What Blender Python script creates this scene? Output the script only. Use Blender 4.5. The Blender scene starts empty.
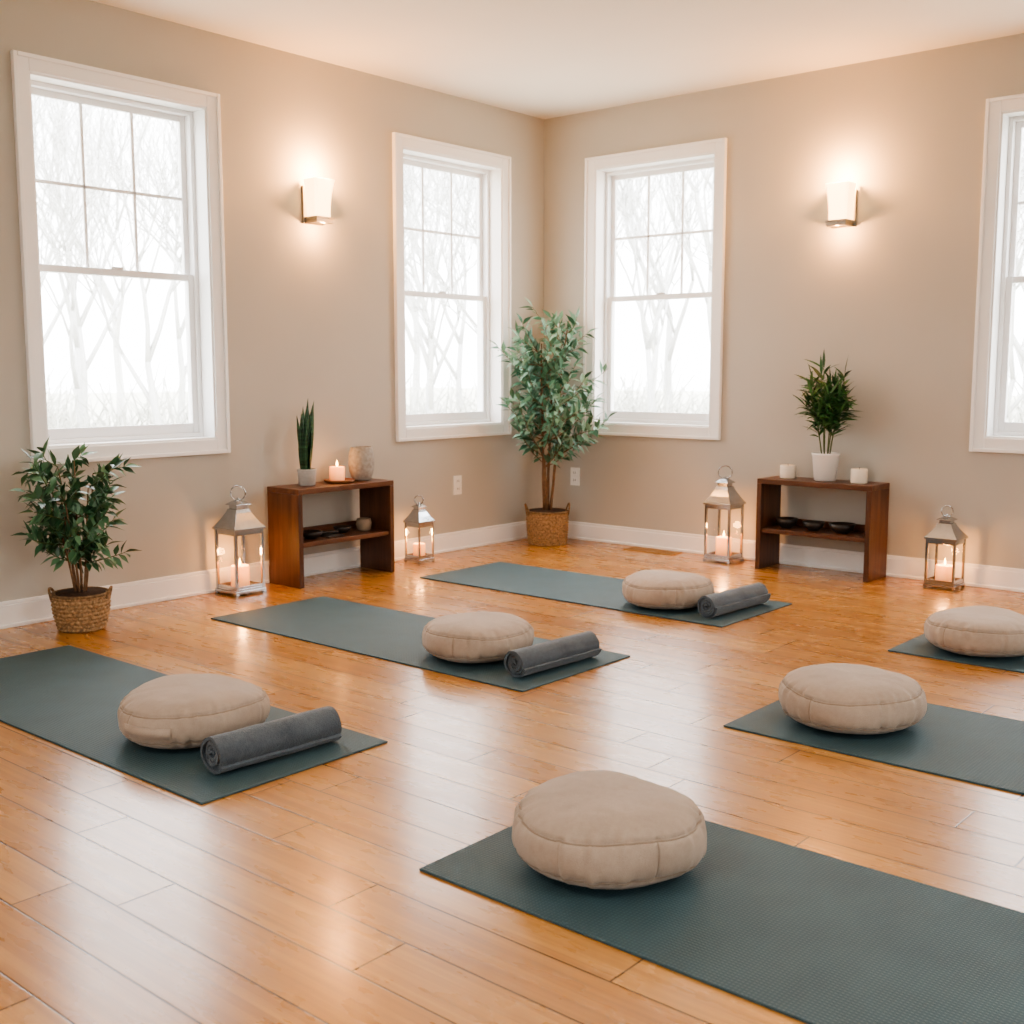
import bpy, math, random
from mathutils import Vector, Matrix, noise
R_=random.Random(7)
SC=bpy.context.scene
COL=SC.collection
rad=math.radians

# ------------------------------------------------------------------ materials
def lin(h):
    h=h.lstrip('#'); o=[]
    for i in (0,2,4):
        c=int(h[i:i+2],16)/255.
        o.append(c/12.92 if c<=.04045 else ((c+.055)/1.055)**2.4)
    return (o[0],o[1],o[2],1.)
class NT:
    def __init__(s,name):
        s.m=bpy.data.materials.new(name); s.m.use_nodes=True
        s.t=s.m.node_tree; s.b=s.t.nodes['Principled BSDF']; s.out=s.t.nodes['Material Output']
    def n(s,ty,**k):
        n=s.t.nodes.new(ty)
        for a,b in k.items(): setattr(n,a,b)
        return n
    def l(s,a,b): s.t.links.new(a,b)
    def math(s,op,a,b=None,c=None):
        n=s.n('ShaderNodeMath',operation=op)
        for i,x in enumerate((a,b,c)):
            if x is None: continue
            if isinstance(x,(int,float)): n.inputs[i].default_value=x
            else: s.l(x,n.inputs[i])
        return n.outputs[0]
    def obj(s): return s.n('ShaderNodeTexCoord').outputs['Object']
    def mapping(s,vec,scale=(1,1,1),rot=(0,0,0)):
        n=s.n('ShaderNodeMapping'); s.l(vec,n.inputs[0]); n.inputs['Scale'].default_value=scale; n.inputs['Rotation'].default_value=rot
        return n.outputs[0]
    def noise(s,vec,scale=5,detail=3,rough=.5):
        n=s.n('ShaderNodeTexNoise'); s.l(vec,n.inputs['Vector']); n.inputs['Scale'].default_value=scale
        n.inputs['Detail'].default_value=detail; n.inputs['Roughness'].default_value=rough
        return n.outputs['Fac']
    def ramp(s,fac,stops):
        n=s.n('ShaderNodeValToRGB'); s.l(fac,n.inputs[0]); e=n.color_ramp.elements
        while len(e)<len(stops): e.new(.5)
        for i,(p,c) in enumerate(stops): e[i].position=p; e[i].color=c
        return n.outputs[0]
    def mix(s,f,a,b,bt='MIX'):
        n=s.n('ShaderNodeMix',data_type='RGBA',blend_type=bt)
        for i,x in ((0,f),(6,a),(7,b)):
            if isinstance(x,(int,float,tuple)): n.inputs[i].default_value=x
            else: s.l(x,n.inputs[i])
        return n.outputs[2]
    def bump(s,h,st=.3,dist=.01):
        n=s.n('ShaderNodeBump'); s.l(h,n.inputs['Height']); n.inputs['Strength'].default_value=st; n.inputs['Distance'].default_value=dist
        s.l(n.outputs[0],s.b.inputs['Normal'])
    def set(s,**k):
        for a,v in k.items():
            i=s.b.inputs[a.replace('_',' ')]
            if isinstance(v,(int,float,tuple)): i.default_value=v
            else: s.l(v,i)
        return s
def simple(name,c,rough=.5,metal=0,var=.0,nscale=20,bump=0,bd=.002,**k):
    t=NT(name); c=lin(c); t.set(Roughness=rough,Metallic=metal)
    nz=t.noise(t.obj(),nscale,4)
    a=tuple(x*(1-var) for x in c[:3])+(1,); b=tuple(min(1,x*(1+var)) for x in c[:3])+(1,)
    t.set(Base_Color=t.ramp(nz,[(.3,a),(.7,b)]))
    if bump: t.bump(nz,bump,bd)
    for q,v in k.items(): t.set(**{q:v})
    return t.m

M_wall=simple('wall_paint','#BBB7AD',.75,0,.015,3)
M_ceil=simple('ceiling_paint','#F1EDE4',.8,0,.01,3)
M_trim=simple('white_trim_paint','#F6F6F5',.4,0,.01,5)
M_vinyl=simple('window_vinyl','#F5F5F5',.35,0,.01,5)
M_plastic=simple('outlet_plastic','#EFECE4',.35)
M_black=simple('dark_slot','#1C1A18',.6)

def floor_mat():
    t=NT('bamboo_plank_floor'); o=t.obj(); sp=t.n('ShaderNodeSeparateXYZ'); t.l(o,sp.inputs[0])
    W,L=.140,.98
    yy=t.math('DIVIDE',t.math('ADD',sp.outputs[1],20.03),W); row=t.math('FLOOR',yy); fy=t.math('FRACT',yy)
    wn=t.n('ShaderNodeTexWhiteNoise',noise_dimensions='1D'); t.l(row,wn.inputs['W'])
    xx=t.math('ADD',t.math('DIVIDE',t.math('ADD',sp.outputs[0],20),L),t.math('MULTIPLY',wn.outputs[0],7.3)); col=t.math('FLOOR',xx); fx=t.math('FRACT',xx)
    cb=t.n('ShaderNodeCombineXYZ'); t.l(row,cb.inputs[0]); t.l(col,cb.inputs[1])
    w2=t.n('ShaderNodeTexWhiteNoise',noise_dimensions='3D'); t.l(cb.outputs[0],w2.inputs[0])
    base=t.ramp(w2.outputs[0],[(0,lin('#A87E4C')),(.35,lin('#B38A57')),(.7,lin('#BD9562')),(1,lin('#C8A26F'))])
    st=t.math('FLOOR',t.math('DIVIDE',t.math('ADD',sp.outputs[1],20.03),W/6))
    c3=t.n('ShaderNodeCombineXYZ'); t.l(st,c3.inputs[0]); t.l(col,c3.inputs[1]); w3=t.n('ShaderNodeTexWhiteNoise',noise_dimensions='3D'); t.l(c3.outputs[0],w3.inputs[0])
    base=t.mix(.32,base,t.ramp(w3.outputs[0],[(0,lin('#9C7546')),(1,lin('#D2AB78'))]))
    ad=t.n('ShaderNodeVectorMath',operation='ADD'); t.l(o,ad.inputs[0]); t.l(w2.outputs[1],ad.inputs[1])
    g=t.noise(t.mapping(ad.outputs[0],(1.6,55,1)),1.6,6,.6)
    base=t.mix(.65,base,t.ramp(g,[(.25,lin('#745431')),(.5,lin('#B38A57')),(.75,lin('#DAB888'))]),'SOFT_LIGHT')
    gy=t.math('MINIMUM',fy,t.math('SUBTRACT',1.,fy)); gx=t.math('MINIMUM',fx,t.math('SUBTRACT',1.,fx))
    gy=t.math('MULTIPLY',gy,W); gx=t.math('MULTIPLY',gx,L); d=t.math('MINIMUM',gx,gy)
    mr=t.n('ShaderNodeMapRange'); t.l(d,mr.inputs[0]); mr.inputs[1].default_value=.0009; mr.inputs[2].default_value=.0032
    line=mr.outputs[0]
    t.set(Base_Color=t.mix(line,lin('#442A17'),base))
    rg=t.noise(t.mapping(o,(3,10,1)),2,3)
    r=t.math('ADD',t.math('MULTIPLY',rg,.10),.23)
    t.set(Roughness=r); t.set(Coat_Weight=.38,Coat_Roughness=.16)
    tilt=t.math('MULTIPLY',w2.outputs[0],.15)
    t.bump(t.math('ADD',line,t.math('ADD',tilt,t.math('MULTIPLY',g,.06))),.35,.0015)
    return t.m
M_floor=floor_mat()

def wood(name,c1,c2,c3,axis=1):
    t=NT(name); o=t.obj(); s=[14,14,14]; s[axis]=1.2
    nz=t.noise(t.mapping(o,tuple(s)),2.2,6,.6)
    t.set(Base_Color=t.ramp(nz,[(.25,lin(c1)),(.5,lin(c2)),(.78,lin(c3))]),Roughness=.38); t.bump(nz,.08,.001); return t.m
M_walnutH=wood('walnut_wood_y','#3E2416','#5C3A26','#7A5036',1)
M_walnutX=wood('walnut_wood_x','#3E2416','#5C3A26','#7A5036',0)
M_walnutZ=wood('walnut_wood_z','#3A2215','#563623','#744B33',2)
M_plate=wood('acacia_plate','#6A4026','#8A5A38','#A87650',0)

def mat_rubber():
    t=NT('yoga_mat_rubber'); o=t.obj(); sp=t.n('ShaderNodeSeparateXYZ'); t.l(o,sp.inputs[0])
    sx=t.math('SINE',t.math('MULTIPLY',sp.outputs[0],math.pi*2/.009)); sy=t.math('SINE',t.math('MULTIPLY',sp.outputs[1],math.pi*2/.009))
    h=t.math('MULTIPLY',t.math('ADD',sx,1.),t.math('ADD',sy,1.))
    nz=t.noise(o,6,4)
    b=t.ramp(nz,[(.3,lin('#354E56')),(.7,lin('#3D5860'))])
    t.set(Base_Color=t.mix(t.math('MULTIPLY',h,.12),b,lin('#526C74')),Roughness=.62)
    t.bump(h,.35,.0012); return t.m
M_mat=mat_rubber()

def fabric(name,c1,c2,sc=350,sheen=.4,bs=.25):
    t=NT(name); o=t.obj(); w=t.n('ShaderNodeTexVoronoi'); t.l(o,w.inputs['Vector']); w.inputs['Scale'].default_value=sc
    big=t.noise(o,9,4); mid=t.noise(o,60,5,.7)
    f=t.math('ADD',t.math('MULTIPLY',big,.5),t.math('MULTIPLY',mid,.5))
    t.set(Base_Color=t.mix(t.math('MULTIPLY',w.outputs['Distance'],.6),t.ramp(f,[(.35,lin(c1)),(.65,lin(c2))]),lin(c1)),Roughness=.9,Sheen_Weight=sheen,Sheen_Roughness=.4)
    t.bump(t.math('ADD',w.outputs['Distance'],t.math('ADD',t.math('MULTIPLY',big,.8),t.math('MULTIPLY',mid,.9))),bs,.003); return t.m
M_cush=fabric('beige_linen','#A89889','#BAAA9A',500,.25,.32)
M_seam=fabric('beige_piping','#958575','#A59584',500,.2)
M_towel=fabric('grey_towel','#454F57','#66717A',300,.3,.5)

def leafmat(name,c1,c2,c3,rough=.45):
    t=NT(name); g=t.n('ShaderNodeNewGeometry')
    t.set(Base_Color=t.ramp(g.outputs['Random Per Island'],[(0,lin(c1)),(.5,lin(c2)),(1,lin(c3))]),Roughness=rough)
    return t.m
M_leafA=leafmat('ficus_leaf','#27492F','#416B4A','#6A946F',.38)
M_leafB=leafmat('olive_leaf','#38604A','#628E73','#94B69F')
M_leafC=leafmat('bamboo_palm_leaf','#1E4426','#356236','#55854C')
t=NT('snake_plant_leaf'); o=t.obj(); nz=t.noise(t.mapping(o,(6,6,60)),1,4,.7)
t.set(Base_Color=t.ramp(nz,[(.35,lin('#17331F')),(.6,lin('#3A6242')),(.8,lin('#5D8A60'))]),Roughness=.4); M_snake=t.m
M_bark=simple('bark','#7A5E45',.85,0,.25,60,.5,.003)
M_stem=simple('green_stem','#4A5A30',.6,0,.2,30)
M_soil=simple('potting_soil','#3A2A1E',.95,0,.4,60,.8,.006)
M_basket=simple('seagrass_weave','#9A7D5A',.8,0,.5,90,.8,.004)
M_basketd=simple('seagrass_weave_dark','#7A6144',.8,0,.45,90,.8,.004)
M_whitepot=simple('white_ceramic','#EDEAE4',.3,0,.01)
M_greypot=simple('grey_ceramic','#B9B6B0',.6,0,.08,60,.1)
M_vase=simple('stoneware','#A09B92',.6,0,.22,55,.3,.002)
M_bowl=simple('dark_bowl','#2C2724',.45,0,.15)
M_bowl2=simple('clay_cup','#8B7A68',.6,0,.15)
M_steel=simple('polished_steel','#B9BCC0',.14,1,.05,40)
M_nickel=simple('satin_nickel','#ADA89F',.3,1,.05,40)
M_vent=simple('brass_vent','#B08A58',.45,.3,.05,40)
def emis(name,c,s,base='#FFF4E0'):
    t=NT(name); t.set(Base_Color=lin(base),Roughness=.5,Emission_Color=lin(c),Emission_Strength=s); return t.m
M_wax=simple('candle_wax','#F2E6D2',.5,0,.02,10)
t=NT('candle_wax_lit'); o=t.obj(); sp=t.n('ShaderNodeSeparateXYZ'); t.l(o,sp.inputs[0])
mr=t.n('ShaderNodeMapRange'); t.l(sp.outputs[2],mr.inputs[0]); mr.inputs[1].default_value=0; mr.inputs[2].default_value=.09; mr.inputs[3].default_value=.4; mr.inputs[4].default_value=3.4
t.set(Base_Color=lin('#F3DDB8'),Roughness=.5,Emission_Color=lin('#FF842E')); t.l(mr.outputs[0],t.b.inputs['Emission Strength']); M_waxlit=t.m
M_flame=emis('flame','#FFB050',30)
M_wick=M_black
t=NT('sconce_glass'); o=t.obj(); lw=t.n('ShaderNodeLayerWeight'); lw.inputs[0].default_value=.35
t.set(Base_Color=lin('#FFF3E0'),Roughness=.4,Emission_Color=t.ramp(lw.outputs['Facing'],[(0,lin('#FFD695')),(1,lin('#FF8E38'))]),Emission_Strength=6.5); M_sconce=t.m
def glassmat(name):
    t=NT(name); t.t.nodes.remove(t.b)
    tr=t.n('ShaderNodeBsdfTransparent'); g=t.n('ShaderNodeBsdfGlossy'); g.inputs['Roughness'].default_value=.02
    lw=t.n('ShaderNodeLayerWeight'); lw.inputs[0].default_value=.5
    f=t.math('ADD',t.math('MULTIPLY',t.math('POWER',lw.outputs['Facing'],4.),.4),.03)
    mx=t.n('ShaderNodeMixShader'); t.l(f,mx.inputs[0]); t.l(tr.outputs[0],mx.inputs[1]); t.l(g.outputs[0],mx.inputs[2]); t.l(mx.outputs[0],t.out.inputs[0]); return t.m
M_glass=glassmat('window_glass')
M_lglass=glassmat('lantern_glass')
M_twig=simple('hazed_bark_near','#CAC9C6',.9,0,.05,5)  # near trees: haze put into the bark colour by lightening it
M_twig2=simple('hazed_bark_far','#DCDBD9',.9,0,.04,5)  # far trees: paler still, distance haze painted into the bark
M_ground=simple('pale_winter_ground','#CFCDC0',.95,0,.08,.3)
M_brush=simple('hazed_underbrush','#D3D2C8',.95,0,.1,2)  # mist over the shrubs painted in as a pale colour

# ------------------------------------------------------------------ mesh builder
class MB:
    def __init__(s): s.v=[];s.f=[];s.mi=[];s.sm=[];s.m=[]
    def mat(s,m):
        if m not in s.m: s.m.append(m)
        return s.m.index(m)
    def add(s,vs,fs,m,smooth=False,X=None):
        b=len(s.v); i=s.mat(m)
        for v in vs:
            v=Vector(v); s.v.append(X@v if X else v)
        for f in fs: s.f.append([b+k for k in f]); s.mi.append(i); s.sm.append(smooth)
    def box(s,x0,x1,y0,y1,z0,z1,m,X=None):
        vs=[(x,y,z) for z in (z0,z1) for y in (y0,y1) for x in (x0,x1)]
        s.add(vs,[(0,2,3,1),(4,5,7,6),(0,1,5,4),(2,6,7,3),(0,4,6,2),(1,3,7,5)],m,False,X)
    def lathe(s,prof,m,n=32,X=None,smooth=True,fn=None,cx=0,cy=0,cz=0):
        vs=[];fs=[]
        for j,(r,z) in enumerate(prof):
            for i in range(n):
                a=2*math.pi*i/n; rr,zz=(r,z) if fn is None else fn(r,z,a,j)
                vs.append((cx+rr*math.cos(a),cy+rr*math.sin(a),cz+zz))
        for j in range(len(prof)-1):
            for i in range(n):
                k=(i+1)%n; fs.append((j*n+i,j*n+k,(j+1)*n+k,(j+1)*n+i))
        fs.append(tuple(range(n-1,-1,-1)))
        fs.append(tuple((len(prof)-1)*n+i for i in range(n)))
        s.add(vs,fs,m,smooth,X)
    def tube(s,pts,rs,m,n=6,closed=False,smooth=True,X=None):
        pts=[Vector(p) for p in pts]; vs=[];fs=[]; N=len(pts)
        if not isinstance(rs,(list,tuple)): rs=[rs]*N
        ref=Vector((.31,.22,.93)).normalized()
        for j,p in enumerate(pts):
            if closed: d=pts[(j+1)%N]-pts[j-1]
            else: d=pts[min(j+1,N-1)]-pts[max(j-1,0)]
            if d.length<1e-9: d=Vector((0,0,1))
            d.normalize(); a=d.cross(ref)
            if a.length<.05: a=d.cross(Vector((1,0,0)))
            a.normalize(); b=d.cross(a)
            for i in range(n):
                t=2*math.pi*i/n; vs.append(p+(a*math.cos(t)+b*math.sin(t))*rs[j])
        for j in range(N if closed else N-1):
            q=(j+1)%N
            for i in range(n):
                k=(i+1)%n; fs.append((j*n+i,j*n+k,q*n+k,q*n+i))
        if not closed: fs.append(tuple(range(n-1,-1,-1))); fs.append(tuple((N-1)*n+i for i in range(n)))
        s.add(vs,fs,m,smooth,X)
    def leaf(s,base,d,L,W,m,droop=.3,fold=.25,shape=(0,.62,1,.8,.35,0)):
        base=Vector(base); d=Vector(d).normalized(); side=d.cross(Vector((0,0,1)))
        if side.length<.1: side=d.cross(Vector((1,0,0)))
        side.normalize()
        tw=R_.uniform(-.7,.7); side=(Matrix.Rotation(tw,3,d)@side); nrm=side.cross(d).normalized()
        vs=[];fs=[]; n=len(shape)-1; p=base.copy(); dd=d.copy()
        for j,w in enumerate(shape):
            w=max(w,.03)*W*.5
            vs+= [p-side*w+nrm*w*fold, p.copy(), p+side*w+nrm*w*fold]
            dd=(dd+Vector((0,0,-droop/n))).normalized(); p=p+dd*(L/n)
        for j in range(n):
            a=j*3; fs+=[(a,a+3,a+4,a+1),(a+1,a+4,a+5,a+2)]
        s.add(vs,fs,m,True)
        return p
    def mesh(s,name,recalc=True):
        me=bpy.data.meshes.new(name); me.from_pydata([tuple(v) for v in s.v],[],s.f)
        for m in s.m: me.materials.append(m)
        me.polygons.foreach_set('material_index',s.mi); me.polygons.foreach_set('use_smooth',s.sm)
        me.update(); me.validate()
        if recalc:
            import bmesh
            bm=bmesh.new(); bm.from_mesh(me); bmesh.ops.recalc_face_normals(bm,faces=bm.faces); bm.to_mesh(me); bm.free()
        return me
    def build(s,name,loc=(0,0,0),rot=(0,0,0),parent=None,bevel=0,recalc=True,seg=2):
        me=s.mesh(name,recalc)
        o=bpy.data.objects.new(name,me); COL.objects.link(o); o.location=loc; o.rotation_euler=rot
        if parent: o.parent=parent
        if bevel:
            b=o.modifiers.new('bevel','BEVEL'); b.width=bevel; b.segments=seg; b.limit_method='ANGLE'; b.angle_limit=rad(40)
        return o

# ------------------------------------------------------------------ room shell
H=2.70; XE=7.4; YS=-8.2; TH=.17
def Tleft(u,w,z): return (-w,u,z)
def Tright(u,w,z): return (u,w,z)
def Teast(u,w,z): return (XE+w,u,z)
def Tsouth(u,w,z): return (u,YS-w,z)
def ubox(mb,T,u0,u1,w0,w1,z0,z1,m):
    a=T(u0,w0,z0); b=T(u1,w1,z1)
    mb.box(min(a[0],b[0]),max(a[0],b[0]),min(a[1],b[1]),max(a[1],b[1]),min(a[2],b[2]),max(a[2],b[2]),m)
def wall(name,T,u0,u1,ops):
    mb=MB(); cur=u0
    for (a,b,z0,z1) in sorted(ops):
        ubox(mb,T,cur,a,0,TH,0,H,M_wall); ubox(mb,T,a,b,0,TH,0,z0,M_wall); ubox(mb,T,a,b,0,TH,z1,H,M_wall); cur=b
    ubox(mb,T,cur,u1,0,TH,0,H,M_wall)
    return mb.build(name)
ZB,ZT=.765,2.34
WL=[(-3.455,-2.585),(-1.28,-.43)]
WR=[(.42,1.27),(2.865,3.715),(4.75,5.60)]
WE_FILL=[(-4.0,-2.7)]  # unseen east window, added to let in fill light
WS_FILL=[(2.6,3.9)]  # unseen south window, added to let in fill light
op=lambda L:[(a,b,ZB,ZT) for a,b in L]
wall('wall_left',Tleft,YS-TH,0,op(WL))
wall('wall_right',Tright,-TH,XE+TH,op(WR))
wall('wall_east',Teast,YS-TH,0,op(WE_FILL))
wall('wall_south',Tsouth,0,XE,op(WS_FILL))
mb=MB(); mb.box(-TH,XE+TH,YS-TH,TH,-.12,0,M_floor); mb.build('floor')
mb=MB(); mb.box(-TH,XE+TH,YS-TH,TH,H,H+.12,M_ceil); mb.build('ceiling')
def baseboard(name,T,u0,u1,sgn=1):
    mb=MB(); ubox(mb,T,u0,u1,-.014,0,0,.098,M_trim); ubox(mb,T,u0,u1,-.009,0,.098,.115,M_trim); ubox(mb,T,u0,u1,-.024,0,0,.016,M_trim)
    mb.build(name,bevel=.003)
baseboard('baseboard_left',Tleft,YS,0); baseboard('baseboard_right',Tright,0,XE); baseboard('baseboard_east',Teast,YS,0); baseboard('baseboard_south',Tsouth,0,XE)

def window(i,T,a,b):
    mb=MB(); z0,z1=ZB,ZT; C=.075
    def fr(u0,u1,zz0,zz1,wd,w0,w1,m,wb=None):
        wb=wb or wd
        ubox(mb,T,u0,u0+wd,w0,w1,zz0,zz1,m); ubox(mb,T,u1-wd,u1,w0,w1,zz0,zz1,m)
        ubox(mb,T,u0+wd,u1-wd,w0,w1,zz1-wd,zz1,m); ubox(mb,T,u0+wd,u1-wd,w0,w1,zz0,zz0+wb,m)
    fr(a-C,b+C,z0-C,z1+C,C-.004,-.016,0,M_trim)
    fr(a-C,b+C,z0-C,z1+C,.018,-.026,-.016,M_trim)
    fr(a-.010,b+.010,z0-.010,z1+.010,.016,-.009,TH,M_trim)
    fr(a+.006,b-.006,z0+.006,z1-.006,.020,.085,TH+.01,M_vinyl)
    zm=(z0+z1)/2-.01; A=a+.024; B=b-.024
    fr(A,B,zm-.012,z1-.024,.030,.128,.150,M_vinyl,.030)
    fr(A,B,z0+.024,zm+.020,.032,.098,.122,M_vinyl,.050)
    gu0,gu1,gz0,gz1=A+.030,B-.030,zm+.018,z1-.054
    for k in (1,2):
        u=gu0+(gu1-gu0)*k/3; ubox(mb,T,u-.008,u+.008,.133,.145,gz0,gz1,M_vinyl)
    zz=gz0+(gz1-gz0)*.5
    ubox(mb,T,gu0,gu1,.133,.145,zz-.008,zz+.008,M_vinyl)
    ubox(mb,T,(a+b)/2-.03,(a+b)/2+.03,.092,.106,zm+.020,zm+.031,M_vinyl)
    o=mb.build('window_%d'%i,bevel=.003)  # east and south windows are unseen additions for fill daylight
    g=MB()
    def pane(u0,u1,zz0,zz1,w):
        g.add([T(u0,w,zz0),T(u1,w,zz0),T(u1,w,zz1),T(u0,w,zz1)],[(0,1,2,3)],M_glass)
    pane(gu0-.01,gu1+.01,gz0-.01,gz1+.01,.139); pane(A+.025,B-.025,z0+.07,zm,.110)
    g.build('glass_panes',parent=o,recalc=False)
    L=bpy.data.lights.new('daylight_portal','AREA'); L.shape='RECTANGLE'; L.size=b-a; L.size_y=z1-z0; L.cycles.is_portal=True
    lo=bpy.data.objects.new('daylight_portal',L); COL.objects.link(lo); lo.parent=o
    p=Vector(T((a+b)/2,TH+.03,(z0+z1)/2)); q=Vector(T((a+b)/2,0,(z0+z1)/2)); lo.location=p; lo.rotation_euler=(q-p).to_track_quat('-Z','Y').to_euler()
i=1
for T,LL in ((Tleft,WL),(Tright,WR),(Teast,WE_FILL),(Tsouth,WS_FILL)):
    for a,b in LL: window(i,T,a,b); i+=1

def outlet(T,u,z):
    mb=MB(); ubox(mb,T,u-.036,u+.036,-.006,0,z-.058,z+.058,M_plastic)
    for s in (-1,1):
        ubox(mb,T,u-.017,u+.017,-.009,-.006,z+s*.024-.015,z+s*.024+.015,M_plastic)
        for q in (-.007,.007): ubox(mb,T,u+q-.0015,u+q+.0015,-.0098,-.009,z+s*.024-.004,z+s*.024+.008,M_black)
    mb.build('wall_outlet',bevel=.002)
outlet(Tleft,-.84,.40); outlet(Tright,.27,.41)

# floor vent
mb=MB(); mb.box(0,.35,0,.014,0,.006,M_vent); mb.box(0,.35,.106,.12,0,.006,M_vent); mb.box(0,.014,.014,.106,0,.006,M_vent); mb.box(.336,.35,.014,.106,0,.006,M_vent)
mb.box(.014,.336,.014,.106,0,.001,M_black)
for k in range(20): mb.box(.02+k*.0162,.027+k*.0162,.014,.106,.001,.005,M_vent)
mb.build('floor_vent',loc=(.78,-.18,0))

# ------------------------------------------------------------------ sconces
def sconce(T,u):
    mb=MB()
    ubox(mb,T,u-.066,u+.066,-.014,0,1.858,2.05,M_nickel)
    ubox(mb,T,u-.055,u+.055,-.108,-.014,1.858,1.880,M_nickel)
    ubox(mb,T,u-.060,u+.060,-.114,-.014,1.880,1.890,M_nickel)
    ubox(mb,T,u-.010,u+.010,-.06,-.012,1.89,1.93,M_nickel)
    N=14; vs=[];fs=[]; z0,z1=1.890,2.080
    rings=[]
    for j in range(N+1):
        t=j/N; z=z0+(z1-z0)*t; hw=.052+.016*t**2.2; f=-.100-.018*t**2.2; bk=-.022
        for off in (0,.005):
            rings.append([(u-hw+off,bk,z),(u-hw+off,f+.012+off*.3,z),(u-hw+.010+off*.6,f+off,z),(u+hw-.010-off*.6,f+off,z),(u+hw-off,f+.012+off*.3,z),(u+hw-off,bk,z)])
    outer=rings[0::2]; inner=rings[1::2]
    K=6
    for r in outer: vs+= [T(*p) for p in r]
    for r in inner: vs+= [T(*p) for p in r]
    O=(N+1)*K
    for j in range(N):
        for k in range(K-1):
            fs.append((j*K+k,j*K+k+1,(j+1)*K+k+1,(j+1)*K+k)); fs.append((O+j*K+k,O+(j+1)*K+k,O+(j+1)*K+k+1,O+j*K+k+1))
    for k in range(K-1): fs.append((N*K+k,N*K+k+1,O+N*K+k+1,O+N*K+k)); fs.append((k,O+k,O+k+1,k+1))
    mb.add(vs,fs,M_sconce,False)
    o=mb.build('wall_sconce',bevel=.0015)
    for nm,z,w_,e in (('bulb_light',2.12,-.11,27),('downlight',1.84,-.10,8)):
        L=bpy.data.lights.new(nm,'POINT'); L.energy=e; L.color=(1,.45,.15); L.shadow_soft_size=.03 if e>10 else .01
        lo=bpy.data.objects.new(nm,L); COL.objects.link(lo); lo.location=T(u,w_,z); lo.parent=o
sconce(Tleft,-1.94); sconce(Tright,2.07)

# ------------------------------------------------------------------ yoga mats
def yoga_mat(x0,y0,dx=1.85,dy=.65,rot=0):
    mb=MB(); mb.box(-dx/2,dx/2,-dy/2,dy/2,0,.006,M_mat)
    mb.build('yoga_mat',loc=(x0+dx/2,y0+dy/2,.0004),rot=(0,0,rot),bevel=.002)
yoga_mat(.53,-4.33); yoga_mat(.53,-3.01,1.81,.65); yoga_mat(.515,-1.685,1.835)
yoga_mat(3.075,-4.245); yoga_mat(3.06,-2.90); yoga_mat(3.06,-1.63)
MZ=.0066
# ------------------------------------------------------------------ cushions
def cushion(x,y,R=.215,Hc=.155,seed=0,rot=0,strap=False):
    mb=MB(); rr=random.Random(seed); ph=[rr.uniform(0,6.28) for _ in range(6)]
    N=56; prof=[]
    sa=rad(27)
    angs=[-math.pi/2+math.pi*j/N for j in range(N+1)]
    for p in angs:
        c=max(0,math.cos(p)); s=math.sin(p)
        r=R*c**.50; z=Hc*.5+Hc*.5*math.copysign(abs(s)**.86,s)
        prof.append((max(r,.0005),z))
    def fn(r,z,a,j):
        p=angs[j]
        w=math.exp(-((p-sa)/.30)**2)+math.exp(-((p+sa)/.30)**2)
        g=math.exp(-((p-sa)/.045)**2)+math.exp(-((p+sa)/.045)**2)
        pl=math.sin(a*24+ph[0]+1.5*math.sin(a*3+ph[1]))*.6+math.sin(a*41+ph[2]+math.sin(a*5))*.4
        amp=.6+.4*math.sin(a*4+ph[2])
        k=r/R
        lump=.004*math.sin(a*3+ph[3])+.003*math.sin(a*5+ph[4]+p*2)
        v=0
        for q in range(6):
            da=(a-ph[5]-q*math.pi/3+math.pi)%(2*math.pi)-math.pi
            if abs(p)<sa+.05: v+=math.exp(-(da/.020)**2)
        dz=0.005*math.sin(a*2+ph[1])*k*(z/Hc)+ .007*noise.noise(Vector((r*math.cos(a)*8,r*math.sin(a)*8,seed*3.+z*4)))*(z/Hc)
        fine=.0014*noise.noise(Vector((r*math.cos(a)*30,r*math.sin(a)*30,seed+z*30)))
        return max(0,r+k*(lump+w*pl*amp*.0050-g*.006-v*.006+fine)), max(0,z+dz+fine+w*pl*amp*.0022*(1 if p>0 else -1)-(g*.003 if p>0 else 0))
    mb.lathe(prof,M_cush,n=220,fn=fn)
    for s_ in (1,-1):
        j=min(range(N+1),key=lambda k:abs(angs[k]-s_*sa)); pts=[]
        for i in range(140):
            a=2*math.pi*i/140; r,z=fn(prof[j][0],prof[j][1],a,j); pts.append(((r+.0012)*math.cos(a),(r+.0012)*math.sin(a),z+.0006*s_))
        mb.tube(pts,.0024,M_seam,6,closed=True)
    js=[j for j in range(N+1) if abs(angs[j])<sa+.02]
    for q in range(6):
        a=ph[5]+q*math.pi/3; pts=[]
        for j in js:
            r,z=fn(prof[j][0],prof[j][1],a,j); pts.append(((r+.0004)*math.cos(a),(r+.0004)*math.sin(a),z))
        mb.tube(pts,.0016,M_seam,5)
    if strap:
        pts=[]
        for i in range(17):
            t=i/16; a=(t-.5)*.75; q=R+.0035+.006*math.sin(math.pi*t); pts.append((q*math.cos(a),q*math.sin(a),Hc*.47))
        vs=[];fs=[]
        for (px,py,pz) in pts:
            d=Vector((px,py,0)).normalized()*.003
            for z in (-.015,.015): vs+=[(px,py,pz+z),(px-d.x,py-d.y,pz+z)]
        for i in range(16):
            b=i*4; fs+=[(b,b+4,b+6,b+2),(b+1,b+3,b+7,b+5),(b,b+1,b+5,b+4),(b+2,b+6,b+7,b+3)]
        mb.add(vs,fs,M_cush,True)
    mb.build('meditation_cushion',loc=(x,y,MZ),rot=(0,0,rot))
cushion(1.894,-4.022,.220,.156,1,-1.25,True); cushion(1.889,-2.748,.215,.150,2,.4); cushion(1.922,-1.455,.212,.150,3,.9)
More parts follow.
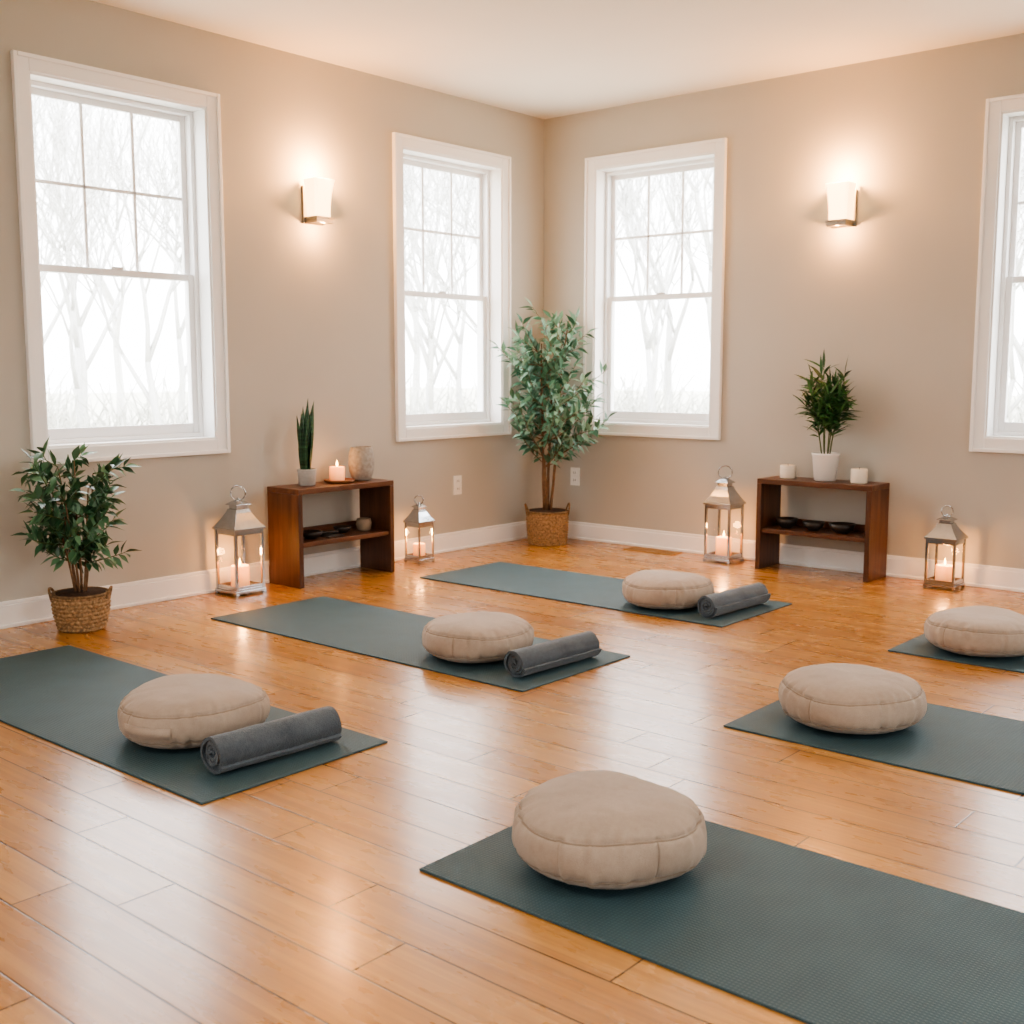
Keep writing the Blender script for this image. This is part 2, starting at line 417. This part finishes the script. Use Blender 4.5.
cushion(3.377,-3.95,.214,.164,4,2.3); cushion(3.345,-2.615,.221,.158,5,1.9); cushion(3.34,-1.396,.219,.150,6,.2)

# ------------------------------------------------------------------ rolled towels
def roll(x,y0,y1,r=.054,rot=0,seed=0):
    mb=MB(); L=y1-y0; turns=4.2; pitch=(r-.006)/turns; th=pitch*.80; N=int(turns*34)
    ny=16; vs=[];fs=[]
    for k in range(ny+1):
        yy=-L/2+L*k/ny
        for i in range(N+1):
            a=2*math.pi*turns*i/N; ro=.006+pitch*a/(2*math.pi)
            e=0
            if k in(0,ny): e=.004*math.sin(a*.7+seed)+.002*math.sin(a*2.3)
            w=.0025*noise.noise(Vector((yy*12,math.cos(a)*3,math.sin(a)*3+seed)))*(i/N)
            for q in (ro+w,ro-th+w):
                q=max(q,.001); A=a+seed*.3-2*math.pi*turns-.9
                vs.append((q*math.cos(A),yy+e,q*math.sin(A)))
    S=(N+1)*2
    for k in range(ny):
        for i in range(N):
            a=k*S+i*2; b=a+S
            fs.append((a,a+2,b+2,b)); fs.append((a+1,b+1,b+3,a+3))
        a=k*S; fs.append((a,a+S,a+S+1,a+1)); a=k*S+N*2; fs.append((a,a+1,a+S+1,a+S))
    for i in range(N):
        a=i*2; fs.append((a,a+1,a+3,a+2)); a=ny*S+i*2; fs.append((a,a+2,a+3,a+1))
    mb.add(vs,fs,M_towel,True)
    o=mb.build('rolled_towel',loc=(x,(y0+y1)/2,MZ+r+.0005),rot=(0,0,rot))
    m=o.modifiers.new('es','EDGE_SPLIT'); m.split_angle=rad(50)
roll(2.240,-4.19,-3.785,.056,-.06,1); roll(2.225,-2.905,-2.475,.054,-.05,2); roll(2.228,-1.595,-1.145,.055,-.05,3)

# ------------------------------------------------------------------ shelves
def shelf(name,loc,lx,ly,alongY):
    mb=MB(); Hs=.505; t=.028; m=M_walnutH if alongY else M_walnutX
    if alongY:
        mb.box(0,lx,0,t,0,Hs-t,M_walnutZ); mb.box(0,lx,ly-t,ly,0,Hs-t,M_walnutZ); mb.box(0,lx,0,ly,Hs-t,Hs,m); mb.box(.008,lx-.012,t,ly-t,.205,.205+.024,m); mb.box(.004,.012,t,ly-t,.229,.27,m)
    else:
        mb.box(0,t,0,ly,0,Hs-t,M_walnutZ); mb.box(lx-t,lx,0,ly,0,Hs-t,M_walnutZ); mb.box(0,lx,0,ly,Hs-t,Hs,m); mb.box(t,lx-t,.012,ly-.008,.205,.205+.024,m); mb.box(t,lx-t,ly-.012,ly-.004,.229,.27,m)
    mb.build(name,loc=loc,bevel=.0025)
shelf('wooden_shelf',(.025,-2.295,0),.250,.66,True)
shelf('wooden_shelf',(1.73,-.262,0),.658,.235,False)
SH=.506; SM=.2295

# ------------------------------------------------------------------ small objects
def flame(mb,x,y,z,s=1):
    mb.tube([(x,y,z-.008),(x,y,z+.008*s)],.0012,M_wick,5)
    mb.lathe([(.0005,0),(.004,.004),(.0058,.010),(.0050,.018),(.0026,.027),(.0004,.036)],M_flame,10,cx=x,cy=y,cz=z+.003)
def candle(x,y,z,r=.04,h=.075,lit=True,power=.6,parent=None,name='pillar_candle'):
    mb=MB(); mb.lathe([(r*.96,0),(r,.003),(r,h-.006),(r*.95,h),(r*.86,h-.001),(r*.7,h-.008),(.001,h-.009)],M_waxlit if lit else M_wax,28)
    if lit: flame(mb,0,0,h-.003,1)
    else: mb.tube([(0,0,h-.01),(0,0,h+.008)],.0012,M_wick,5)
    o=mb.build(name,loc=(x,y,z),parent=parent)
    if lit and power:
        L=bpy.data.lights.new('candle_light','POINT'); L.energy=power; L.color=(1,.45,.14); L.shadow_soft_size=.02
        lo=bpy.data.objects.new('candle_light',L); COL.objects.link(lo); lo.location=(0,0,h+.055); lo.parent=o
def bowl(name,x,y,z,r,h,m):
    mb=MB(); mb.lathe([(r*.45,0),(r*.5,.004),(r*.8,h*.4),(r,h),(r*.93,h),(r*.72,h*.45),(r*.3,h*.2),(.001,h*.18)],m,32)
    mb.build(name,loc=(x,y,z))
# left shelf
mb=MB(); mb.lathe([(.072,0),(.080,.006),(.084,.016),(.079,.016),(.074,.010),(.001,.009)],M_plate,36); mb.build('wooden_plate',loc=(.145,-1.91,SH))
candle(.14,-1.92,SH+.0095,.040,.074,True,.5)
k_=1.08
mb=MB(); mb.lathe([(r*k_,z*k_) for r,z in [(.040,0),(.048,.006),(.062,.05),(.066,.095),(.062,.135),(.055,.160),(.054,.168),(.050,.168),(.052,.150),(.056,.1),(.04,.02),(.001,.015)]],M_vase,40); mb.build('stoneware_vase',loc=(.15,-1.755,SH))
mb=MB(); mb.lathe([(.038,0),(.043,.004),(.050,.080),(.051,.086),(.047,.086),(.045,.076),(.001,.074)],M_greypot,32)
mb.lathe([(.001,.070),(.044,.072),(.044,.077),(.001,.079)],M_soil,20)
rs=random.Random(4)
for k in range(11):
    a=k*2.4; rr=.004+.009*(k%3); L=.22+.16*((k*7)%11)/11 if k else .38
    bx,by=rr*math.cos(a),rr*math.sin(a); ln=.05+.06*(k%2)
    th=rs.uniform(0,3.14); vs=[];fs=[]; n=9
    for j in range(n+1):
        t_=j/n; w=.018*(.75+.5*math.sin(math.pi*min(1,t_*1.1)))*(1-t_**5); w=max(w,.0006)
        c=Vector((bx+math.cos(a)*L*ln*t_**1.5,by+math.sin(a)*L*ln*t_**1.5,.070+L*t_)); q=th+t_*.8; s_=Vector((math.cos(q),math.sin(q),0)); nn=Vector((-math.sin(q),math.cos(q),0))
        vs+=[c-s_*w+nn*w*.35,c-nn*.0015,c+s_*w+nn*w*.35,c+nn*.0015]
    for j in range(n):
        for q in range(4): fs.append((j*4+q,j*4+(q+1)%4,j*4+4+(q+1)%4,j*4+4+q))
    mb.add(vs,fs,M_snake,True)
mb.build('potted_snake_plant',loc=(.145,-2.130,SH))
bowl('small_bowl',.17,-2.13,SM,.062,.038,M_bowl); bowl('small_bowl',.13,-1.88,SM,.05,.035,M_bowl)
mb=MB(); mb.box(-.07,.07,-.055,.055,0,.008,M_bowl); mb.tube([(-.02,-.05,.016),(.01,.06,.016)],.009,M_bowl,10); mb.build('incense_tray',loc=(.15,-2.00,SM),bevel=.002)
mb=MB(); mb.lathe([(.030,0),(.038,.01),(.043,.035),(.038,.066),(.034,.068),(.033,.05),(.001,.02)],M_bowl2,28); mb.build('clay_cup',loc=(.15,-1.745,SM))
# right shelf
candle(1.85,-.135,SH,.043,.072,False); candle(2.27,-.15,SH,.043,.076,False)
bowl('small_bowl',1.86,-.15,SM,.062,.055,M_bowl); bowl('small_bowl',2.02,-.15,SM,.062,.048,M_bowl); bowl('small_bowl',2.185,-.15,SM,.072,.052,M_bowl)

# ------------------------------------------------------------------ lanterns
def lantern(x,y,s,Ht,lit=True,power=2.4):
    mb=MB(); m=M_steel; h=s/2
    zb=.025; body=Ht*.60; zt=body; p=s*.048
    for sx in (-1,1):
        for sy in (-1,1):
            mb.box(sx*(h-p)-p,sx*(h-p)+p,sy*(h-p)-p,sy*(h-p)+p,0,.012,m)
            q=h-p*1.3; mb.box(sx*q-p*.8,sx*q+p*.8,sy*q-p*.8,sy*q+p*.8,zb,zt,m)
    mb.box(-h,h,-h,h,.012,zb,m); mb.box(-h*.93,h*.93,-h*.93,h*.93,zb,zb+.010,m)
    q=h-p*1.3
    for z0,z1 in ((zb+.01,zb+.022),(zt-.022,zt)):
        mb.box(-q,q,-q-p*.5,-q+p*.5,z0,z1,m); mb.box(-q,q,q-p*.5,q+p*.5,z0,z1,m); mb.box(-q-p*.5,-q+p*.5,-q,q,z0,z1,m); mb.box(q-p*.5,q+p*.5,-q,q,z0,z1,m)
    mb.box(-h*1.04,h*1.04,-h*1.04,h*1.04,zt,zt+.010,m)
    rh=Ht*.17; R2=math.sqrt(2)
    prof=[(h*1.04*R2,zt+.010),(h*.97*R2,zt+.016),(h*.72*R2,zt+.01+rh*.42),(h*.50*R2,zt+.01+rh*.80),(h*.42*R2,zt+.01+rh)]
    X=Matrix.Rotation(rad(45),4,'Z'); mb.lathe(prof,m,4,X=X,smooth=False)
    zc=zt+.01+rh
    mb.box(-h*.36,h*.36,-h*.36,h*.36,zc,zc+Ht*.035,m)
    mb.lathe([(h*.50*R2,zc+Ht*.035),(h*.50*R2,zc+Ht*.043),(h*.22*R2,zc+Ht*.075),(.004,zc+Ht*.08)],m,4,X=X,smooth=False)
    zr=zc+Ht*.078; mb.tube([(0,0,zr-.01),(0,0,zr+.012)],.006,m,8)
    rr=(Ht-zr)/2; pts=[(rr*1.05*math.cos(a)*math.cos(.6),rr*1.05*math.cos(a)*math.sin(.6),zr+rr+rr*math.sin(a)) for a in [2*math.pi*k/28 for k in range(28)]]
    mb.tube(pts,.0035,m,8,closed=True)
    o=mb.build('candle_lantern',loc=(x,y,0),bevel=.0012)
    g=MB(); za,zz=zb+.012,zt-.01
    for sg in (-1,1):
        g.add([(-q,sg*q,za),(q,sg*q,za),(q,sg*q,zz),(-q,sg*q,zz)],[(0,1,2,3)],M_lglass); g.add([(sg*q,-q,za),(sg*q,q,za),(sg*q,q,zz),(sg*q,-q,zz)],[(0,1,2,3)],M_lglass)
    g.build('glass_panels',parent=o,recalc=False)
    candle(0,0,zb+.011,min(.045,s*.28),Ht*.19,lit,power,parent=o,name='candle')
lantern(.127,-2.55,.178,.535); lantern(.150,-1.320,.125,.385,True,1.5); lantern(1.470,-.158,.172,.555); lantern(2.740,-.145,.158,.42)

# ------------------------------------------------------------------ plants
def basket(mb,r0,r1,h,hs=1.,ha=.85):
    rows=int(h/.016); n=150; K=rows*5; prof=[]
    for j in range(K+1):
        t_=j/K; r=r0+(r1-r0)*math.sin(t_*math.pi*.62)/math.sin(math.pi*.62)
        prof.append((r,h*t_))
    def fn(r,z,a,j):
        row=j//5; f=(j%5)/5
        b=.005*abs(math.sin(math.pi*f)); w=.0040*math.sin(a*25+(math.pi if row%2 else 0))*math.sin(math.pi*f)
        return r+b+w,z
    mb.lathe(prof,M_basket,n,fn=fn)
    top=[((r1+.003)*math.cos(2*math.pi*k/60),(r1+.003)*math.sin(2*math.pi*k/60),h) for k in range(60)]
    mb.tube(top,.0065,M_basketd,8,closed=True)
    mb.lathe([(.001,h+.001),(r1*.9,h+.001),(r1*.9,h+.006),(.001,h+.010)],M_soil,30)
    for s_ in (0,math.pi):
        A=s_+ha; pts=[]
        for k in range(13):
            q=math.pi*k/12; a=A+.32*math.cos(q); rr=r1+.006+.008*math.sin(q); pts.append((rr*math.cos(a),rr*math.sin(a),h-.02+.062*hs*math.sin(q)))
        mb.tube(pts,.0055,M_basketd,8)
def ok(p,loc,lim=.03):
    return p.x+loc[0]>lim and p.y+loc[1]<-lim
def grow(mb,rn,p,d,L,r,m,seg=5,wob=.12,up=.05):
    pts=[p.copy()]; rs=[r]
    for k in range(seg):
        d=(d+Vector((rn.uniform(-1,1)*wob,rn.uniform(-1,1)*wob,rn.uniform(-.5,1)*wob+up))).normalized(); p=p+d*(L/seg); pts.append(p.copy()); rs.append(max(.0012,r*(1-.65*(k+1)/seg)))
    mb.tube(pts,rs,m,6); return pts,d
def leafy(mb,rn,pts,loc,m,n,L,W,droop=.35,spread=1.,start=.2,shape=(0,.62,1,.8,.35,0)):
    N=len(pts)-1
    for k in range(n):
        t_=start+(1-start)*(k+.5)/n; x=t_*N; i=min(int(x),N-1); p=pts[i].lerp(pts[i+1],x-i); ax=(pts[i+1]-pts[i]).normalized()
        a=rn.uniform(0,6.28); s_=ax.cross(Vector((math.cos(a),math.sin(a),.3))).normalized()
        d=(ax*.55+s_*spread+Vector((0,0,.15))).normalized(); l=L*rn.uniform(.7,1.15)
        if ok(p+d*l,loc) and ok(p,loc): mb.leaf(p,d,l,W*rn.uniform(.8,1.15),m,droop*rn.uniform(.3,1.6),shape=shape)
    d=(pts[-1]-pts[-2]).normalized()
    if ok(pts[-1]+d*L,loc): mb.leaf(pts[-1],d,L,W,m,droop,shape=shape)
# floor plant left (ficus)
rn=random.Random(11); loc=(.272,-3.478,0); mb=MB(); basket(mb,.090,.112,.155,.7)
for k in range(6):
    a=k*1.05+.3; p=Vector((.02*math.cos(a),.02*math.sin(a),.155)); pts,d=grow(mb,rn,p,Vector((.14*math.cos(a),.14*math.sin(a),1)),.46+.05*(k%3),.006,M_bark,7,.05,.02)
    for q in range(9):
        i=min(len(pts)-1,2+int(q*.65)); b=a+rn.uniform(-1.5,1.5) if q%3 else rn.uniform(0,6.28); el=rn.uniform(.0,.9)
        base=pts[i]; dd=Vector((math.cos(b),math.sin(b),el))
        if not ok(base+dd.normalized()*.2,loc,.02): dd.x=abs(dd.x)*.5
        p2,_=grow(mb,rn,base,dd,rn.uniform(.09,.175),.003,M_stem,5,.18,.02)
        leafy(mb,rn,p2,loc,M_leafA,12,.074,.030,.45,.9,.1)
mb.build('potted_ficus_plant',loc=loc,recalc=False)
# corner tree
rn=random.Random(5); loc=(.27,-.29,0); mb=MB(); basket(mb,.118,.128,.21,1.1)
for k in range(4):
    a=k*1.57+.5; p=Vector((.02*math.cos(a),.02*math.sin(a),.21)); pts,d=grow(mb,rn,p,Vector((.06*math.cos(a)+.01,.06*math.sin(a)-.01,1)),1.20-.07*k,.011,M_bark,14,.045,.03)
    for q in range(20):
        i=4+int(q*.52); i=min(i,14); b=rn.uniform(0,6.28); base=pts[i]; el=rn.uniform(.10,.8)
        # favour growth out into the room, away from the two walls
        dd=Vector((math.cos(b),math.sin(b),el)); ln=rn.uniform(.22,.50)*(1.08-.45*(i-4)/10)
        e=base+dd.normalized()*ln*.9
        if not ok(e,loc,.05):
            if e.x+loc[0]<=.05: dd.x=-dd.x*.6+.1
            if e.y+loc[1]>=-.05: dd.y=-dd.y*.6-.1
            if rn.random()<.6:
                s_=1 if rn.random()<.5 else -1; dd=Vector((.60 if s_>0 else -.02,.02 if s_>0 else -.60,el*.6)); dd.normalize()
        p2,_=grow(mb,rn,base,dd,ln,.0032,M_bark,6,.16,.03)
        leafy(mb,rn,p2,loc,M_leafB,16,.085,.030,.5,.8,.12)
mb.build('potted_olive_tree',loc=loc,recalc=False)
# shelf plant (bamboo palm)
rn=random.Random(9); loc=(2.075,-.145,SH); mb=MB()
mb.lathe([(.052,0),(.058,.004),(.071,.135),(.074,.140),(.075,.150),(.070,.150),(.067,.136),(.001,.134)],M_whitepot,40)
mb.lathe([(.001,.132),(.066,.135),(.066,.139),(.001,.141)],M_soil,24)
PS=(0.2,.8,1,.8,.4,0)
for k in range(8):
    a=k*.8; p=Vector((.022*math.cos(a),.022*math.sin(a),.138)); pts,d=grow(mb,rn,p,Vector((.17*math.cos(a),.15*math.sin(a)-.05,1)),.33+.14*((k*3)%5)/4,.004,M_stem,9,.05,.02)
    leafy(mb,rn,pts,loc,M_leafC,24,.11,.018,.5,.8,.28,PS)
    for q in range(4):
        b=rn.uniform(0,6.28); dd=Vector((math.cos(b)*.8,math.sin(b)*.4-.2,.8)); p2,_=grow(mb,rn,pts[3+q],dd,.11,.002,M_stem,4,.1,.02)
        leafy(mb,rn,p2,loc,M_leafC,9,.10,.018,.5,.8,.2,PS)
mb.build('potted_bamboo_palm',loc=loc,recalc=False)

# ------------------------------------------------------------------ exterior
mb=MB(); mb.add([(-90,-90,-.9),(90,-90,-.9),(90,90,-.9),(-90,90,-.9)],[(0,1,2,3)],M_ground); mb.build('ground_outside')
def tree_mesh(seed,mat,nm,depth=6):
    rn=random.Random(seed); mb=MB()
    def rec(p,d,L,r,dep):
        pts=[p]; rs=[r]
        for k in range(3):
            d=(d+Vector((rn.uniform(-1,1),rn.uniform(-1,1),rn.uniform(-.2,.7)))*.13).normalized(); p=p+d*(L/3); pts.append(p); rs.append(r*(1-.13*(k+1)))
        mb.tube(pts,rs,mat,5 if dep<2 else 3)
        if dep>=depth: return
        for k in range(3 if dep<5 else 2):
            b=pts[-1] if k<2 else pts[rn.choice((1,2))]; ax=Vector((rn.uniform(-1,1),rn.uniform(-1,1),rn.uniform(-.1,.8)))
            rec(b,(d*.95+ax*.62).normalized(),L*rn.uniform(.62,.84),r*.56,dep+1)
    rec(Vector((0,0,0)),Vector((0,0,1)),1.8,.070,0)
    return mb.mesh(nm,False)
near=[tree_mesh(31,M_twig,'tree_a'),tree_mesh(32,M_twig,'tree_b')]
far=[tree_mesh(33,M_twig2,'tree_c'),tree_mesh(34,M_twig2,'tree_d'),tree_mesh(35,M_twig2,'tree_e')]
grp=bpy.data.objects.new('winter_woodland',None); COL.objects.link(grp)
rn=random.Random(3); n_=0
def put(x,y,mesh,s):
    global n_
    o=bpy.data.objects.new('tree_%d'%n_,mesh); n_+=1; COL.objects.link(o); o.parent=grp; o.location=(x,y,-.9); o.rotation_euler=(0,0,rn.uniform(0,6.28)); o.scale=(s,s,s)
C0=Vector((4.8,-6.0))
for az in range(-8,112,5):
    a=rad(90+az-8)+rn.uniform(-.03,.03)
    for dist,ms,sc in ((rn.uniform(17,20),near,1.15),(rn.uniform(21,25),far,1.5),(rn.uniform(26,31),far,1.7),(rn.uniform(33,40),far,2.0)):
        p=C0+Vector((math.cos(a+rn.uniform(-.04,.04)),math.sin(a+rn.uniform(-.04,.04))))*dist
        if p.x>-1.5 and p.y<4: continue
        if ms is near and rn.random()<.4: continue
        put(p.x,p.y,rn.choice(ms),sc*rn.uniform(.85,1.15))
def bush_mesh(seed):
    rb=random.Random(seed); mb=MB()
    for k in range(150):
        a=rb.uniform(0,6.28); r0=rb.uniform(0,.9); p=Vector((r0*math.cos(a),r0*math.sin(a),0)); d=Vector((rb.uniform(-.5,.5),rb.uniform(-.5,.5),1)).normalized(); L=rb.uniform(.5,1.5)*(1.15-r0*.5)
        q=p+d*L*.6; e=q+(d+Vector((rb.uniform(-.6,.6),rb.uniform(-.6,.6),0))).normalized()*L*.4
        mb.tube([p,q,e],[.014,.010,.004],M_brush,3)
    return mb.mesh('bush_%d'%seed,False)
bushes=[bush_mesh(1),bush_mesh(2)]
for k in range(100):
    a=rad(90+rn.uniform(-18,98)); dist=rn.uniform(19,30); p=C0+Vector((math.cos(a),math.sin(a)))*dist
    o=bpy.data.objects.new('bush_%d'%k,rn.choice(bushes)); COL.objects.link(o); o.parent=grp; o.location=(p.x,p.y,-.9); s_=rn.uniform(.8,1.5); o.scale=(s_*1.3,s_*1.3,s_); o.rotation_euler=(0,0,rn.uniform(0,6.28))

# ------------------------------------------------------------------ world, lights
w=bpy.data.worlds.new('overcast_sky'); SC.world=w; w.use_nodes=True; bg=w.node_tree.nodes['Background']; bg.inputs[0].default_value=(.97,.985,1,1); bg.inputs[1].default_value=10.3
for k,(x,y) in enumerate([(3.0,-6.4),(6.0,-4.0)]):  # unseen ceiling panels with lamps, added as fill light
    mb=MB(); mb.box(-.32,.32,-.32,.32,-.02,0,M_trim); o=mb.build('added_fill_panel',loc=(x,y,H),bevel=.003)
    L=bpy.data.lights.new('added_fill_lamp','AREA'); L.size=.56; L.energy=36; L.color=(1,.92,.82)
    lo=bpy.data.objects.new('added_fill_lamp',L); COL.objects.link(lo); lo.location=(0,0,-.026); lo.parent=o

# ------------------------------------------------------------------ camera
c=bpy.data.cameras.new('camera'); c.sensor_width=36; c.lens=1150/1024*36; c.clip_start=.05
c.dof.use_dof=True; c.dof.focus_distance=3.7; c.dof.aperture_fstop=6.3
o=bpy.data.objects.new('camera',c); COL.objects.link(o); o.location=(4.807,-5.959,1.1); o.rotation_euler=(rad(90-7.04),0,rad(40.45)); SC.camera=o
try: SC.view_settings.look='AgX - Medium High Contrast'
except Exception as e: print('look',e)
